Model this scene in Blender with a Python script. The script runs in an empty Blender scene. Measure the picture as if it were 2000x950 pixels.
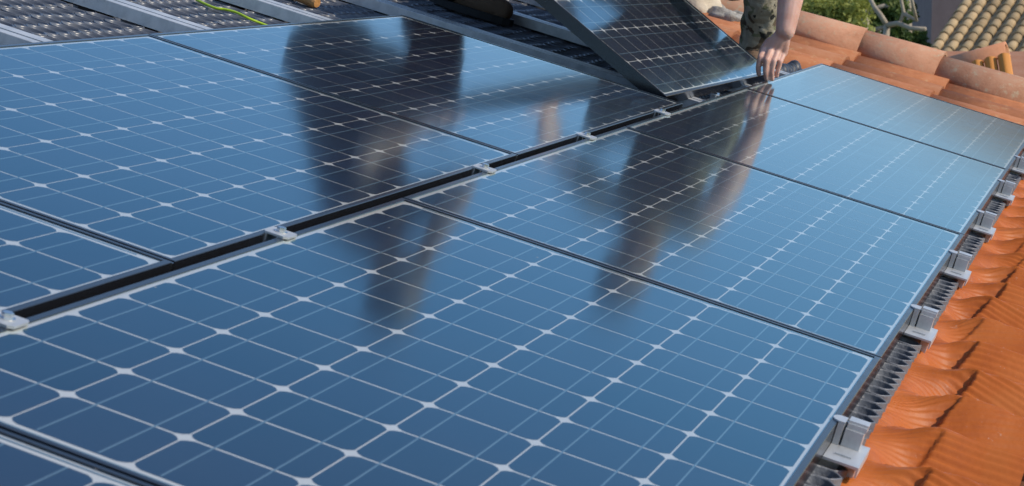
import bpy, bmesh, math, random
from mathutils import Matrix, Vector, noise
random.seed(7)
S = bpy.context.scene
COL = S.collection
R = math.radians

# ------------------------------------------------------------------ frame of the roof
PITCH = 16.6                                   # the roof rises with local +y
ROOF = Matrix.Translation((0, 0, 3.2)) @ Matrix.Rotation(R(PITCH), 4, 'X')
FPX, PCY = 4376.4, 650.0                       # focal length and optical axis row, in photograph pixels
CAM = Vector((-3.3401, -0.96523, 0.67879))
MR = Matrix(((0.2711435, -0.9242704, 0.2687109), (-0.1590011, -0.3183428, -0.9345462), (0.9493155, 0.2106708, -0.2332766)))

# ------------------------------------------------------------------ camera, sky, sun, exposure
cd = bpy.data.cameras.new('camera'); cam = bpy.data.objects.new('camera', cd); COL.objects.link(cam); S.camera = cam
cd.sensor_width = 36; cd.lens = FPX / 2000 * 36; cd.shift_y = (PCY - 475) / 2000
cd.clip_start = 0.05; cd.clip_end = 3000
mt = MR.transposed()
cl = Matrix(((mt[0][0], -mt[0][1], -mt[0][2], CAM.x), (mt[1][0], -mt[1][1], -mt[1][2], CAM.y), (mt[2][0], -mt[2][1], -mt[2][2], CAM.z), (0, 0, 0, 1)))
cam.matrix_world = ROOF @ cl
cd.dof.use_dof = True; cd.dof.focus_distance = 4.9; cd.dof.aperture_fstop = 18

SUN_EL, SUN_AZ = 34.0, 181.0                   # azimuth clockwise from +Y
w = bpy.data.worlds.new('World'); S.world = w; w.use_nodes = True
wn, wl = w.node_tree.nodes, w.node_tree.links
sky = wn.new('ShaderNodeTexSky'); sky.sky_type = 'NISHITA'; sky.sun_disc = False
sky.sun_elevation = R(SUN_EL); sky.sun_rotation = R(SUN_AZ); sky.air_density = 1.0; sky.dust_density = 0.35; sky.ozone_density = 4.0
wn['Background'].inputs[1].default_value = 0.15
wl.new(sky.outputs[0], wn['Background'].inputs[0])
sd = bpy.data.lights.new('sun', 'SUN'); sun = bpy.data.objects.new('sun', sd); COL.objects.link(sun)
sd.energy = 3.0; sd.angle = R(0.53); sd.color = (1.0, 0.89, 0.73)
sv = Vector((math.sin(R(SUN_AZ)) * math.cos(R(SUN_EL)), math.cos(R(SUN_AZ)) * math.cos(R(SUN_EL)), math.sin(R(SUN_EL))))
sun.rotation_euler = sv.to_track_quat('Z', 'Y').to_euler(); sun.location = (0, 0, 30)
S.view_settings.view_transform = 'Standard'; S.view_settings.look = 'None'
S.view_settings.exposure = 0.25; S.view_settings.gamma = 1; S.view_settings.use_curve_mapping = False
S.cycles.use_denoising = True; S.cycles.max_bounces = 8; S.cycles.transparent_max_bounces = 12
S.cycles.sample_clamp_indirect = 6; S.cycles.caustics_reflective = False

# ------------------------------------------------------------------ helpers
def pl(px, py, z=0.0):                         # photograph pixel -> point of the roof-parallel plane z
    d = mt @ Vector(((px - 1000) / FPX, (py - PCY) / FPX, 1)); return CAM + d * ((z - CAM.z) / d.z)
def dp(px, py, depth):                         # photograph pixel at a given depth, roof coordinates
    return CAM + (mt @ Vector(((px - 1000) / FPX, (py - PCY) / FPX, 1))) * depth
def wp(px, py, dist):                          # the same in world coordinates
    return ROOF @ dp(px, py, dist)

def mat(name, col, rough=0.5, metal=0.0, spec=0.5, build=None):
    m = bpy.data.materials.new(name); m.use_nodes = True
    b = m.node_tree.nodes['Principled BSDF']
    b.inputs['Base Color'].default_value = (*col, 1); b.inputs['Roughness'].default_value = rough
    b.inputs['Metallic'].default_value = metal; b.inputs['Specular IOR Level'].default_value = spec
    if build: build(m.node_tree, b)
    return m
def nd(t, kind, **kw):
    n = t.nodes.new(kind)
    for k, v in kw.items():
        if k.startswith('i_'): n.inputs[k[2:].replace('_', ' ')].default_value = v
        else: setattr(n, k, v)
    return n
def ramp(t, src, stops, interp='LINEAR'):
    r = t.nodes.new('ShaderNodeValToRGB'); e = r.color_ramp; e.interpolation = interp
    while len(e.elements) < len(stops): e.elements.new(0.5)
    for el, (p, c) in zip(e.elements, stops): el.position = p; el.color = (*c, 1)
    t.links.new(src, r.inputs[0]); return r.outputs[0]
def coords(t, scale=(1, 1, 1), kind='Object'):
    tc = t.nodes.new('ShaderNodeTexCoord'); mp = t.nodes.new('ShaderNodeMapping')
    mp.inputs['Scale'].default_value = scale; t.links.new(tc.outputs[kind], mp.inputs[0]); return mp.outputs[0]
def bump(t, b, src, strength=0.3, dist=0.01):
    n = nd(t, 'ShaderNodeBump', i_Strength=strength, i_Distance=dist); t.links.new(src, n.inputs['Height']); t.links.new(n.outputs[0], b.inputs['Normal'])
def mixc(t, fac, a, bcol, mode='MIX'):
    n = t.nodes.new('ShaderNodeMix'); n.data_type = 'RGBA'; n.blend_type = mode
    for s_, v in ((0, fac), (6, a), (7, bcol)):
        if hasattr(v, 'is_output'): t.links.new(v, n.inputs[s_])
        elif s_ == 0: n.inputs[0].default_value = v
        else: n.inputs[s_].default_value = (*v, 1)
    return n.outputs[2]

class MB:
    def __init__(s): s.v = []; s.f = []
    def add(s, vs, fs):
        o = len(s.v); s.v += [tuple(q) for q in vs]; s.f += [tuple(o + i for i in f) for f in fs]; return s
    def box(s, x0, x1, y0, y1, z0, z1):
        return s.add([(x, y, z) for z in (z0, z1) for y in (y0, y1) for x in (x0, x1)],
                     [(0, 2, 3, 1), (4, 5, 7, 6), (0, 1, 5, 4), (2, 6, 7, 3), (0, 4, 6, 2), (1, 3, 7, 5)])
    def prism(s, prof, y0, y1, axis='y', cap=True):           # closed profile [(a,b)] swept along an axis
        n = len(prof)
        def P(a, b, c): return {'y': (a, c, b), 'x': (c, a, b), 'z': (a, b, c)}[axis]
        vs = [P(a, b, y0) for a, b in prof] + [P(a, b, y1) for a, b in prof]
        fs = [(i, (i + 1) % n, n + (i + 1) % n, n + i) for i in range(n)]
        if cap: fs += [tuple(range(n - 1, -1, -1)), tuple(range(n, 2 * n))]
        return s.add(vs, fs)
    def tube(s, pts, rs, n=8, cap=True):
        pts = [Vector(p) for p in pts]
        if not hasattr(rs, '__len__'): rs = [rs] * len(pts)
        base = len(s.v); ref = None
        for i, p in enumerate(pts):
            d = (pts[min(i + 1, len(pts) - 1)] - pts[max(i - 1, 0)]).normalized()
            if ref is None: ref = d.orthogonal().normalized()
            u = (ref - d * ref.dot(d)).normalized(); v = d.cross(u); ref = u
            for k in range(n):
                a = 2 * math.pi * k / n; s.v.append(tuple(p + (u * math.cos(a) + v * math.sin(a)) * rs[i]))
        for i in range(len(pts) - 1):
            for k in range(n):
                a = base + i * n + k; b = base + i * n + (k + 1) % n; s.f.append((a, b, b + n, a + n))
        if cap:
            s.f.append(tuple(base + k for k in range(n - 1, -1, -1))); s.f.append(tuple(base + (len(pts) - 1) * n + k for k in range(n)))
        return s
    def mesh(s, name='m'):
        me = bpy.data.meshes.new(name); me.from_pydata(s.v, [], s.f); me.update()
        bm = bmesh.new(); bm.from_mesh(me); bmesh.ops.recalc_face_normals(bm, faces=bm.faces); bm.to_mesh(me); bm.free(); return me

def tag(o, label=None, cat=None, group=None, kind=None):
    if label: o['label'] = label
    if cat: o['category'] = cat
    if group: o['group'] = group
    if kind: o['kind'] = kind
    return o
def ob(name, data, m=None, parent=None, loc=None, top=None, smooth=False, bevel=0):
    me = data.mesh(name) if isinstance(data, MB) else data
    if m is not None and not me.materials: me.materials.append(m)
    if bevel:
        bm = bmesh.new(); bm.from_mesh(me)
        ed = [e for e in bm.edges if len(e.link_faces) == 2 and e.calc_face_angle(0) > 0.6]
        bmesh.ops.bevel(bm, geom=ed, offset=bevel, segments=2, profile=0.6, affect='EDGES'); bm.to_mesh(me); bm.free()
    if smooth:
        for p in me.polygons: p.use_smooth = True
    o = bpy.data.objects.new(name, me); COL.objects.link(o)
    if parent is not None: o.parent = parent
    if top is not None: o.matrix_world = top                 # top-level things sit in the world through their own matrix
    elif loc is not None: o.location = loc
    return o
def empty(name, top, label, cat, group=None):
    o = bpy.data.objects.new(name, None); COL.objects.link(o); o.empty_display_size = 0.05; o.matrix_world = top
    return tag(o, label, cat, group)
def kid(src, parent):
    c = src.copy(); COL.objects.link(c); c.parent = parent; return c
def at(x, y, z, rx=0, ry=0, rz=0):
    return ROOF @ Matrix.Translation((x, y, z)) @ Matrix.Rotation(rz, 4, 'Z') @ Matrix.Rotation(ry, 4, 'Y') @ Matrix.Rotation(rx, 4, 'X')

# ------------------------------------------------------------------ materials
def objrand(t): return nd(t, 'ShaderNodeObjectInfo').outputs['Random']
def b_cell(t, b):
    c = ramp(t, objrand(t), [(0, (0.005, 0.006, 0.018)), (0.6, (0.009, 0.009, 0.026)), (1, (0.014, 0.013, 0.032))])
    n = nd(t, 'ShaderNodeTexNoise', i_Scale=180.0, i_Detail=3.0); t.links.new(coords(t), n.inputs['Vector'])
    c = mixc(t, 0.35, c, ramp(t, n.outputs[0], [(0.3, (0.005, 0.006, 0.018)), (0.7, (0.018, 0.018, 0.040))]))
    t.links.new(c, b.inputs['Base Color'])
M_cell = mat('silicon_cell', (0.014, 0.018, 0.05), 0.5, 0, 0.35, b_cell)
M_ribbon = mat('tinned_ribbon', (0.16, 0.22, 0.26), 0.5, 0.3)
M_back = mat('white_backsheet', (0.60, 0.565, 0.52), 0.6)
def make_glass():
    m = bpy.data.materials.new('solar_glass'); m.use_nodes = True; t = m.node_tree; t.nodes.clear()
    out = t.nodes.new('ShaderNodeOutputMaterial'); tr = nd(t, 'ShaderNodeBsdfTransparent', i_Color=(0.93, 0.95, 0.96, 1))
    gl = nd(t, 'ShaderNodeBsdfGlossy', i_Color=(0.70, 0.94, 1.0, 1), i_Roughness=0.13); fr = nd(t, 'ShaderNodeMath', operation='MULTIPLY_ADD'); fr.inputs[1].default_value = 0.95; fr.inputs[2].default_value = 0.05
    ge = t.nodes.new('ShaderNodeNewGeometry'); dt = nd(t, 'ShaderNodeVectorMath', operation='DOT_PRODUCT'); t.links.new(ge.outputs['Normal'], dt.inputs[0]); t.links.new(ge.outputs['Incoming'], dt.inputs[1])
    ab = nd(t, 'ShaderNodeMath', operation='ABSOLUTE'); t.links.new(dt.outputs['Value'], ab.inputs[0]); om = nd(t, 'ShaderNodeMath', operation='SUBTRACT'); om.inputs[0].default_value = 1.0; t.links.new(ab.outputs[0], om.inputs[1])
    p5 = nd(t, 'ShaderNodeMath', operation='POWER'); p5.inputs[1].default_value = 4.5; t.links.new(om.outputs[0], p5.inputs[0]); t.links.new(p5.outputs[0], fr.inputs[0])
    tf = nd(t, 'ShaderNodeMapRange'); tf.inputs[1].default_value = 0.28; tf.inputs[2].default_value = 0.75; t.links.new(p5.outputs[0], tf.inputs[0])   # blue anti-reflex coating, fading towards grazing
    t.links.new(mixc(t, tf.outputs[0], (0.48, 0.90, 1.0), (0.90, 0.95, 0.98)), gl.inputs['Color'])
    co = coords(t); n = nd(t, 'ShaderNodeTexNoise', i_Scale=9.0, i_Detail=5.0); t.links.new(co, n.inputs['Vector'])
    rr = nd(t, 'ShaderNodeMapRange'); rr.inputs[3].default_value = 0.075; rr.inputs[4].default_value = 0.12
    t.links.new(n.outputs[0], rr.inputs[0]); t.links.new(rr.outputs[0], gl.inputs['Roughness'])
    m1 = t.nodes.new('ShaderNodeMixShader'); t.links.new(fr.outputs[0], m1.inputs[0]); t.links.new(tr.outputs[0], m1.inputs[1]); t.links.new(gl.outputs[0], m1.inputs[2])
    df = nd(t, 'ShaderNodeBsdfDiffuse', i_Color=(0.45, 0.42, 0.38, 1)); n2 = nd(t, 'ShaderNodeTexNoise', i_Scale=3.0, i_Detail=8.0, i_Roughness=0.7)
    t.links.new(co, n2.inputs['Vector']); r2 = nd(t, 'ShaderNodeMapRange'); r2.inputs[1].default_value = 0.35; r2.inputs[2].default_value = 0.75
    r2.inputs[3].default_value = 0.0; r2.inputs[4].default_value = 0.014; t.links.new(n2.outputs[0], r2.inputs[0])
    v = nd(t, 'ShaderNodeTexVoronoi', i_Scale=22.0); t.links.new(co, v.inputs['Vector'])          # scattered specks of grit
    vs = nd(t, 'ShaderNodeMath', operation='LESS_THAN'); vs.inputs[1].default_value = 0.035; t.links.new(v.outputs['Distance'], vs.inputs[0])
    vc = nd(t, 'ShaderNodeSeparateColor'); t.links.new(v.outputs['Color'], vc.inputs[0])
    vk = nd(t, 'ShaderNodeMath', operation='GREATER_THAN'); vk.inputs[1].default_value = 0.9; t.links.new(vc.outputs[0], vk.inputs[0])
    vm = nd(t, 'ShaderNodeMath', operation='MULTIPLY'); t.links.new(vs.outputs[0], vm.inputs[0]); t.links.new(vk.outputs[0], vm.inputs[1])
    vm2 = nd(t, 'ShaderNodeMath', operation='MULTIPLY'); vm2.inputs[1].default_value = 0.6; t.links.new(vm.outputs[0], vm2.inputs[0])
    ad = nd(t, 'ShaderNodeMath', operation='MAXIMUM'); t.links.new(vm2.outputs[0], ad.inputs[0]); t.links.new(r2.outputs[0], ad.inputs[1])
    m2 = t.nodes.new('ShaderNodeMixShader'); t.links.new(ad.outputs[0], m2.inputs[0]); t.links.new(m1.outputs[0], m2.inputs[1]); t.links.new(df.outputs[0], m2.inputs[2])
    t.links.new(m2.outputs[0], out.inputs[0]); return m
M_glass = make_glass()
def b_frame(t, b):
    n = nd(t, 'ShaderNodeTexNoise', i_Scale=40.0, i_Detail=4.0); t.links.new(coords(t, (1, 1, 1)), n.inputs['Vector'])
    r = nd(t, 'ShaderNodeMapRange'); r.inputs[3].default_value = 0.17; r.inputs[4].default_value = 0.28
    t.links.new(n.outputs[0], r.inputs[0]); t.links.new(r.outputs[0], b.inputs['Roughness'])
M_frame = mat('black_anodised_frame', (0.010, 0.011, 0.014), 0.25, 0.0, 0.7, b_frame)
def b_alu(t, b):
    n = nd(t, 'ShaderNodeTexNoise', i_Scale=7.0, i_Detail=6.0, i_Roughness=0.65); t.links.new(coords(t, (0.6, 3, 3)), n.inputs['Vector'])
    t.links.new(ramp(t, n.outputs[0], [(0.3, (0.46, 0.47, 0.47)), (0.6, (0.66, 0.66, 0.65)), (0.8, (0.56, 0.53, 0.49))]), b.inputs['Base Color'])
    r = nd(t, 'ShaderNodeMapRange'); r.inputs[3].default_value = 0.3; r.inputs[4].default_value = 0.55
    t.links.new(n.outputs[0], r.inputs[0]); t.links.new(r.outputs[0], b.inputs['Roughness'])
    n2 = nd(t, 'ShaderNodeTexNoise', i_Scale=300.0); t.links.new(coords(t, (1, 0.03, 1)), n2.inputs['Vector']); bump(t, b, n2.outputs[0], 0.05, 0.001)
M_alu = mat('mill_aluminium', (0.62, 0.63, 0.64), 0.4, 0.5, 0.5, b_alu)
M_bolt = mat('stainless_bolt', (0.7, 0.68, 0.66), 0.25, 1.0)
M_rubber = mat('black_rubber', (0.012, 0.012, 0.013), 0.7)
def b_honey(t, b):
    n = nd(t, 'ShaderNodeTexNoise', i_Scale=14.0, i_Detail=6.0); t.links.new(coords(t), n.inputs['Vector'])
    t.links.new(ramp(t, n.outputs[0], [(0.3, (0.070, 0.076, 0.092)), (0.58, (0.100, 0.107, 0.125)), (0.8, (0.17, 0.155, 0.14))]), b.inputs['Base Color'])
M_honey = mat('dark_grey_plastic_mat', (0.05, 0.05, 0.055), 0.27, 0, 0.6, b_honey)
def b_flash(t, b):
    n = nd(t, 'ShaderNodeTexNoise', i_Scale=6.0, i_Detail=7.0, i_Roughness=0.6); t.links.new(coords(t, (1, 2, 1)), n.inputs['Vector'])
    c = ramp(t, n.outputs[0], [(0.25, (0.33, 0.072, 0.009)), (0.5, (0.44, 0.108, 0.014)), (0.75, (0.47, 0.135, 0.025))])
    n2 = nd(t, 'ShaderNodeTexNoise', i_Scale=55.0, i_Detail=5.0, i_Roughness=0.75); t.links.new(coords(t), n2.inputs['Vector'])
    c = mixc(t, ramp(t, n2.outputs[0], [(0.64, (0, 0, 0)), (0.74, (0.55, 0.55, 0.55))]), c, (0.55, 0.42, 0.34))
    t.links.new(c, b.inputs['Base Color'])
    n3 = nd(t, 'ShaderNodeTexNoise', i_Scale=120.0, i_Detail=4.0); t.links.new(coords(t), n3.inputs['Vector']); bump(t, b, n3.outputs[0], 0.25, 0.002)
M_flash = mat('terracotta_flashing', (0.46, 0.12, 0.03), 0.5, 0, 0.28, b_flash)
def b_tile(t, b, lo, mid, hi, lichen, amt):
    oi = objrand(t); co = coords(t)
    n = nd(t, 'ShaderNodeTexNoise', i_Scale=6.0, i_Detail=9.0, i_Roughness=0.72); n.noise_dimensions = '4D'
    t.links.new(co, n.inputs['Vector']); k = nd(t, 'ShaderNodeMath', operation='MULTIPLY'); k.inputs[1].default_value = 40; t.links.new(oi, k.inputs[0]); t.links.new(k.outputs[0], n.inputs['W'])
    c = ramp(t, n.outputs[0], [(0.25, lo), (0.5, mid), (0.75, hi)])
    hv = nd(t, 'ShaderNodeHueSaturation'); mr = nd(t, 'ShaderNodeMapRange'); mr.inputs[3].default_value = 0.8; mr.inputs[4].default_value = 1.18
    t.links.new(oi, mr.inputs[0]); t.links.new(mr.outputs[0], hv.inputs['Value']); t.links.new(c, hv.inputs['Color'])
    n2 = nd(t, 'ShaderNodeTexNoise', i_Scale=34.0, i_Detail=8.0, i_Roughness=0.75); n2.noise_dimensions = '4D'; t.links.new(co, n2.inputs['Vector']); t.links.new(k.outputs[0], n2.inputs['W'])
    c2 = mixc(t, ramp(t, n2.outputs[0], [(amt, (0, 0, 0)), (amt + 0.14, (0.8, 0.8, 0.8))]), hv.outputs[0], lichen)
    t.links.new(c2, b.inputs['Base Color'])
    n3 = nd(t, 'ShaderNodeTexNoise', i_Scale=90.0, i_Detail=5.0); t.links.new(co, n3.inputs['Vector']); bump(t, b, n3.outputs[0], 0.4, 0.003)
M_tile = mat('clay_tile', (0.45, 0.2, 0.1), 0.8, 0, 0.3, lambda t, b: b_tile(t, b, (0.20, 0.07, 0.03), (0.38, 0.135, 0.052), (0.45, 0.21, 0.11), (0.46, 0.34, 0.18), 0.565))
M_cap = mat('weathered_clay_cap', (0.5, 0.28, 0.18), 0.82, 0, 0.3, lambda t, b: b_tile(t, b, (0.27, 0.11, 0.055), (0.44, 0.22, 0.13), (0.46, 0.31, 0.21), (0.40, 0.36, 0.25), 0.53))
M_oldtile = mat('lichened_old_tile', (0.4, 0.3, 0.2), 0.88, 0, 0.2, lambda t, b: b_tile(t, b, (0.30, 0.20, 0.105), (0.42, 0.30, 0.165), (0.48, 0.36, 0.21), (0.42, 0.33, 0.07), 0.65))
def b_mort(t, b):
    n = nd(t, 'ShaderNodeTexNoise', i_Scale=30.0, i_Detail=8.0, i_Roughness=0.7); t.links.new(coords(t), n.inputs['Vector'])
    t.links.new(ramp(t, n.outputs[0], [(0.3, (0.22, 0.20, 0.17)), (0.6, (0.42, 0.39, 0.34)), (0.8, (0.56, 0.52, 0.46))]), b.inputs['Base Color']); bump(t, b, n.outputs[0], 0.8, 0.01)
M_mortar = mat('lime_mortar', (0.45, 0.42, 0.38), 0.9, 0, 0.2, b_mort)
def b_rend(c0, c1):
    def f(t, b):
        n = nd(t, 'ShaderNodeTexNoise', i_Scale=2.5, i_Detail=8.0, i_Roughness=0.65); t.links.new(coords(t), n.inputs['Vector'])
        t.links.new(ramp(t, n.outputs[0], [(0.3, c0), (0.7, c1)]), b.inputs['Base Color'])
        n2 = nd(t, 'ShaderNodeTexNoise', i_Scale=60.0, i_Detail=4.0); t.links.new(coords(t), n2.inputs['Vector']); bump(t, b, n2.outputs[0], 0.4, 0.01)
    return f
M_render = mat('cream_render', (0.6, 0.5, 0.4), 0.9, 0, 0.2, b_rend((0.52, 0.43, 0.32), (0.66, 0.57, 0.44)))
M_mauve = mat('mauve_grey_render', (0.2, 0.16, 0.17), 0.9, 0, 0.2, b_rend((0.20, 0.16, 0.165), (0.25, 0.205, 0.21)))
M_white = mat('white_render', (0.7, 0.7, 0.7), 0.9, 0, 0.2, b_rend((0.62, 0.62, 0.62), (0.74, 0.73, 0.72)))
M_slate = mat('slate_roofing', (0.05, 0.055, 0.07), 0.6)
M_wood = mat('timber', (0.2, 0.12, 0.06), 0.7, 0, 0.3, b_rend((0.14, 0.08, 0.04), (0.26, 0.16, 0.08)))
M_pane = mat('window_pane', (0.03, 0.04, 0.05), 0.08)
M_handle = mat('varnished_wood', (0.55, 0.27, 0.09), 0.4, 0, 0.5, b_rend((0.45, 0.20, 0.06), (0.62, 0.33, 0.12)))
M_wire = mat('yellow_green_wire', (0.42, 0.58, 0.02), 0.35)
def b_skin(t, b):
    n = nd(t, 'ShaderNodeTexNoise', i_Scale=26.0, i_Detail=6.0); t.links.new(coords(t), n.inputs['Vector'])
    t.links.new(ramp(t, n.outputs[0], [(0.3, (0.56, 0.30, 0.22)), (0.6, (0.68, 0.41, 0.32)), (0.8, (0.72, 0.48, 0.39))]), b.inputs['Base Color'])
    b.inputs['Subsurface Weight'].default_value = 0.25; b.inputs['Subsurface Radius'].default_value = (0.012, 0.004, 0.002); b.inputs['Subsurface Scale'].default_value = 0.6
    n3 = nd(t, 'ShaderNodeTexNoise', i_Scale=160.0, i_Detail=4.0); t.links.new(coords(t), n3.inputs['Vector']); bump(t, b, n3.outputs[0], 0.2, 0.002)
M_skin = mat('skin', (0.6, 0.35, 0.26), 0.5, 0, 0.4, b_skin)
def b_camo(t, b):
    co = coords(t)
    def lay(scale, seed, th, base, col):
        n = nd(t, 'ShaderNodeTexNoise', i_Scale=scale, i_Detail=2.5, i_Distortion=0.6); n.noise_dimensions = '4D'; n.inputs['W'].default_value = seed
        t.links.new(co, n.inputs['Vector']); return mixc(t, ramp(t, n.outputs[0], [(th, (0, 0, 0)), (th + 0.015, (1, 1, 1))]), base, col)
    c = lay(17, 1, 0.52, (0.34, 0.30, 0.22), (0.19, 0.19, 0.11)); c = lay(19, 5, 0.56, c, (0.12, 0.09, 0.06)); c = lay(22, 9, 0.60, c, (0.04, 0.04, 0.035)); c = lay(20, 14, 0.55, c, (0.40, 0.36, 0.27))
    t.links.new(c, b.inputs['Base Color'])
    n3 = nd(t, 'ShaderNodeTexNoise', i_Scale=22.0, i_Detail=5.0); t.links.new(co, n3.inputs['Vector']); bump(t, b, n3.outputs[0], 0.6, 0.02)
M_camo = mat('camouflage_cloth', (0.2, 0.18, 0.12), 0.9, 0, 0.1, b_camo)
def b_cloth(t, b):
    n3 = nd(t, 'ShaderNodeTexNoise', i_Scale=20.0, i_Detail=5.0); t.links.new(coords(t), n3.inputs['Vector']); bump(t, b, n3.outputs[0], 0.6, 0.02)
M_navy = mat('navy_cloth', (0.020, 0.015, 0.014), 0.85, 0, 0.15, b_cloth)
M_dark = mat('charcoal_cloth', (0.020, 0.016, 0.014), 0.88, 0, 0.15, b_cloth)
M_tan = mat('tan_cloth', (0.30, 0.23, 0.15), 0.88, 0, 0.15, b_cloth)
M_hair = mat('dark_hair', (0.03, 0.02, 0.012), 0.6)
M_boot = mat('brown_suede', (0.17, 0.11, 0.07), 0.85, 0, 0.2, b_cloth)
M_sole = mat('dark_rubber_sole', (0.02, 0.018, 0.016), 0.75)
M_eye = mat('eye', (0.5, 0.48, 0.45), 0.2)
def b_leaf(c0, c1, c2):
    def f(t, b):
        n = nd(t, 'ShaderNodeTexNoise', i_Scale=1.6, i_Detail=6.0, i_Roughness=0.7); t.links.new(coords(t), n.inputs['Vector'])
        t.links.new(ramp(t, n.outputs[0], [(0.3, c0), (0.52, c1), (0.72, c2)]), b.inputs['Base Color'])
        out = t.nodes['Material Output']; tl = nd(t, 'ShaderNodeBsdfTranslucent'); t.links.new(b.inputs['Base Color'].links[0].from_socket, tl.inputs[0])
        mx = t.nodes.new('ShaderNodeMixShader'); mx.inputs[0].default_value = 0.35; t.links.new(b.outputs[0], mx.inputs[1]); t.links.new(tl.outputs[0], mx.inputs[2]); t.links.new(mx.outputs[0], out.inputs[0])
    return f
M_hedge = mat('yellow_green_leaf', (0.1, 0.12, 0.03), 0.6, 0, 0.3, b_leaf((0.15, 0.18, 0.03), (0.30, 0.32, 0.07), (0.42, 0.42, 0.13)))
M_leaf = mat('green_leaf', (0.06, 0.1, 0.03), 0.6, 0, 0.3, b_leaf((0.03, 0.065, 0.014), (0.09, 0.14, 0.03), (0.24, 0.25, 0.06)))
M_bark = mat('pale_bark', (0.35, 0.3, 0.24), 0.9, 0, 0.2, b_rend((0.26, 0.21, 0.15), (0.46, 0.39, 0.30)))
def b_ground(t, b):
    n = nd(t, 'ShaderNodeTexNoise', i_Scale=0.35, i_Detail=9.0, i_Roughness=0.65); t.links.new(coords(t), n.inputs['Vector'])
    t.links.new(ramp(t, n.outputs[0], [(0.3, (0.05, 0.07, 0.02)), (0.5, (0.11, 0.12, 0.045)), (0.7, (0.24, 0.20, 0.13))]), b.inputs['Base Color'])
    n2 = nd(t, 'ShaderNodeTexNoise', i_Scale=7.0, i_Detail=6.0); t.links.new(coords(t), n2.inputs['Vector']); bump(t, b, n2.outputs[0], 0.7, 0.1)
M_ground = mat('dry_lawn', (0.1, 0.1, 0.04), 0.95, 0, 0.1, b_ground)

# ------------------------------------------------------------------ ground
N = 60
gv = [((i / N - 0.5) * 1600, (j / N - 0.5) * 1600, 0) for j in range(N + 1) for i in range(N + 1)]
gf = [(j * (N + 1) + i, j * (N + 1) + i + 1, (j + 1) * (N + 1) + i + 1, (j + 1) * (N + 1) + i) for j in range(N) for i in range(N)]
tag(ob('ground', MB().add(gv, gf), M_ground), kind='structure')

# ------------------------------------------------------------------ the house under the array
X0, X1, Y0, Y1 = -6.0, 6.05, -1.75, 3.4
house = empty('house', Matrix.Translation((0, 0, 0)), 'cream rendered house whose tiled roof carries the solar array', 'house')
ob('roof_deck', MB().box(X0, X1, Y0, Y1, -0.30, -0.15), M_wood, house).matrix_world = ROOF
yb0, yb1 = (ROOF @ Vector((0, Y0 + 0.35, -0.3))), (ROOF @ Vector((0, Y1, -0.3)))
wallm = MB(); wx0, wx1 = X0 + 0.2, X1 - 0.3
za, zb = yb0.z + 0.02, yb1.z + 0.02
wallm.add([(wx0, yb0.y, 0), (wx1, yb0.y, 0), (wx1, yb1.y, 0), (wx0, yb1.y, 0), (wx0, yb0.y, za), (wx1, yb0.y, za), (wx1, yb1.y, zb), (wx0, yb1.y, zb)],
          [(0, 1, 5, 4), (1, 2, 6, 5), (2, 3, 7, 6), (3, 0, 4, 7), (4, 5, 6, 7), (0, 3, 2, 1)])
ob('wall', wallm, M_render, house)

# roman tile: a flat pan and a rounded roll, tapering a little, with a real thickness
PER = 0.249
def tile_mesh(length=0.42, roll=0.058, thick=0.012, PER=0.249, rw=0.062):
    prof = []
    for k in range(6): prof.append((-PER / 2 + k * (PER - 2 * rw + 0.012) / 6 - 0.004, 0.004 * (1 - math.cos(k / 5 * math.pi))))
    for k in range(9):
        a = math.pi * k / 8; prof.append((PER / 2 - rw - 0.012 - rw * math.cos(a), roll * math.sin(a) ** 0.8 + 0.002))
    vs, fs, n = [], [], len(prof)
    for yi, (y, dz, sc) in enumerate(((0, 0.014, 1.02), (-length, 0.0, 1.0))[::-1]):
        yy = {0.014: 0.0, 0.0: length}[dz]
        for a, b in prof: vs.append((a * sc, yy, b + dz))
        for a, b in prof: vs.append((a * sc * 0.98, yy, b + dz - thick))
    for k in range(n - 1):
        fs += [(k, k + 1, 2 * n + k + 1, 2 * n + k), (n + k + 1, n + k, 3 * n + k, 3 * n + k + 1), (k + 1, k, n + k, n + k + 1), (2 * n + k, 2 * n + k + 1, 3 * n + k + 1, 3 * n + k)]
    fs += [(0, 2 * n, 3 * n, n), (n - 1, 2 * n - 1, 4 * n - 1, 3 * n - 1)]
    me = MB().add(vs, fs).mesh('roof_tile'); me.materials.append(M_tile)
    for p in me.polygons: p.use_smooth = abs(p.normal.y) < 0.5
    return me
TILE = tile_mesh(); BIGT = tile_mesh(0.45, 0.075, 0.014, 0.40, 0.15)
EXP = 0.365
def tile_at(x, y, z, me=None):
    o = bpy.data.objects.new('roof_tile', me or TILE); COL.objects.link(o); o.parent = house
    o.matrix_world = at(x + random.uniform(-.003, .003), y + random.uniform(-.008, .008), z + random.uniform(-.002, .003), R(random.uniform(-.5, .5)), 0, R(random.uniform(-.7, .7)))
XC = -0.204 + 0.012                                              # a roll crest
ZT = -0.096                                                      # tile pan level
for k in range(-7, 24):                                          # courses below the array, down to the eave
    for c in range(2): tile_at(XC + k * PER - 0.048, -0.960 - 0.415 - c * EXP, ZT - 0.030 - 0.004 * c)
for k in range(0, 3):                                            # rolls between the array and the verge
    for c in range(0, 8): tile_at(5.03 + k * 0.40, 1.55 - c * 0.385, ZT + 0.005, BIGT)

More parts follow.
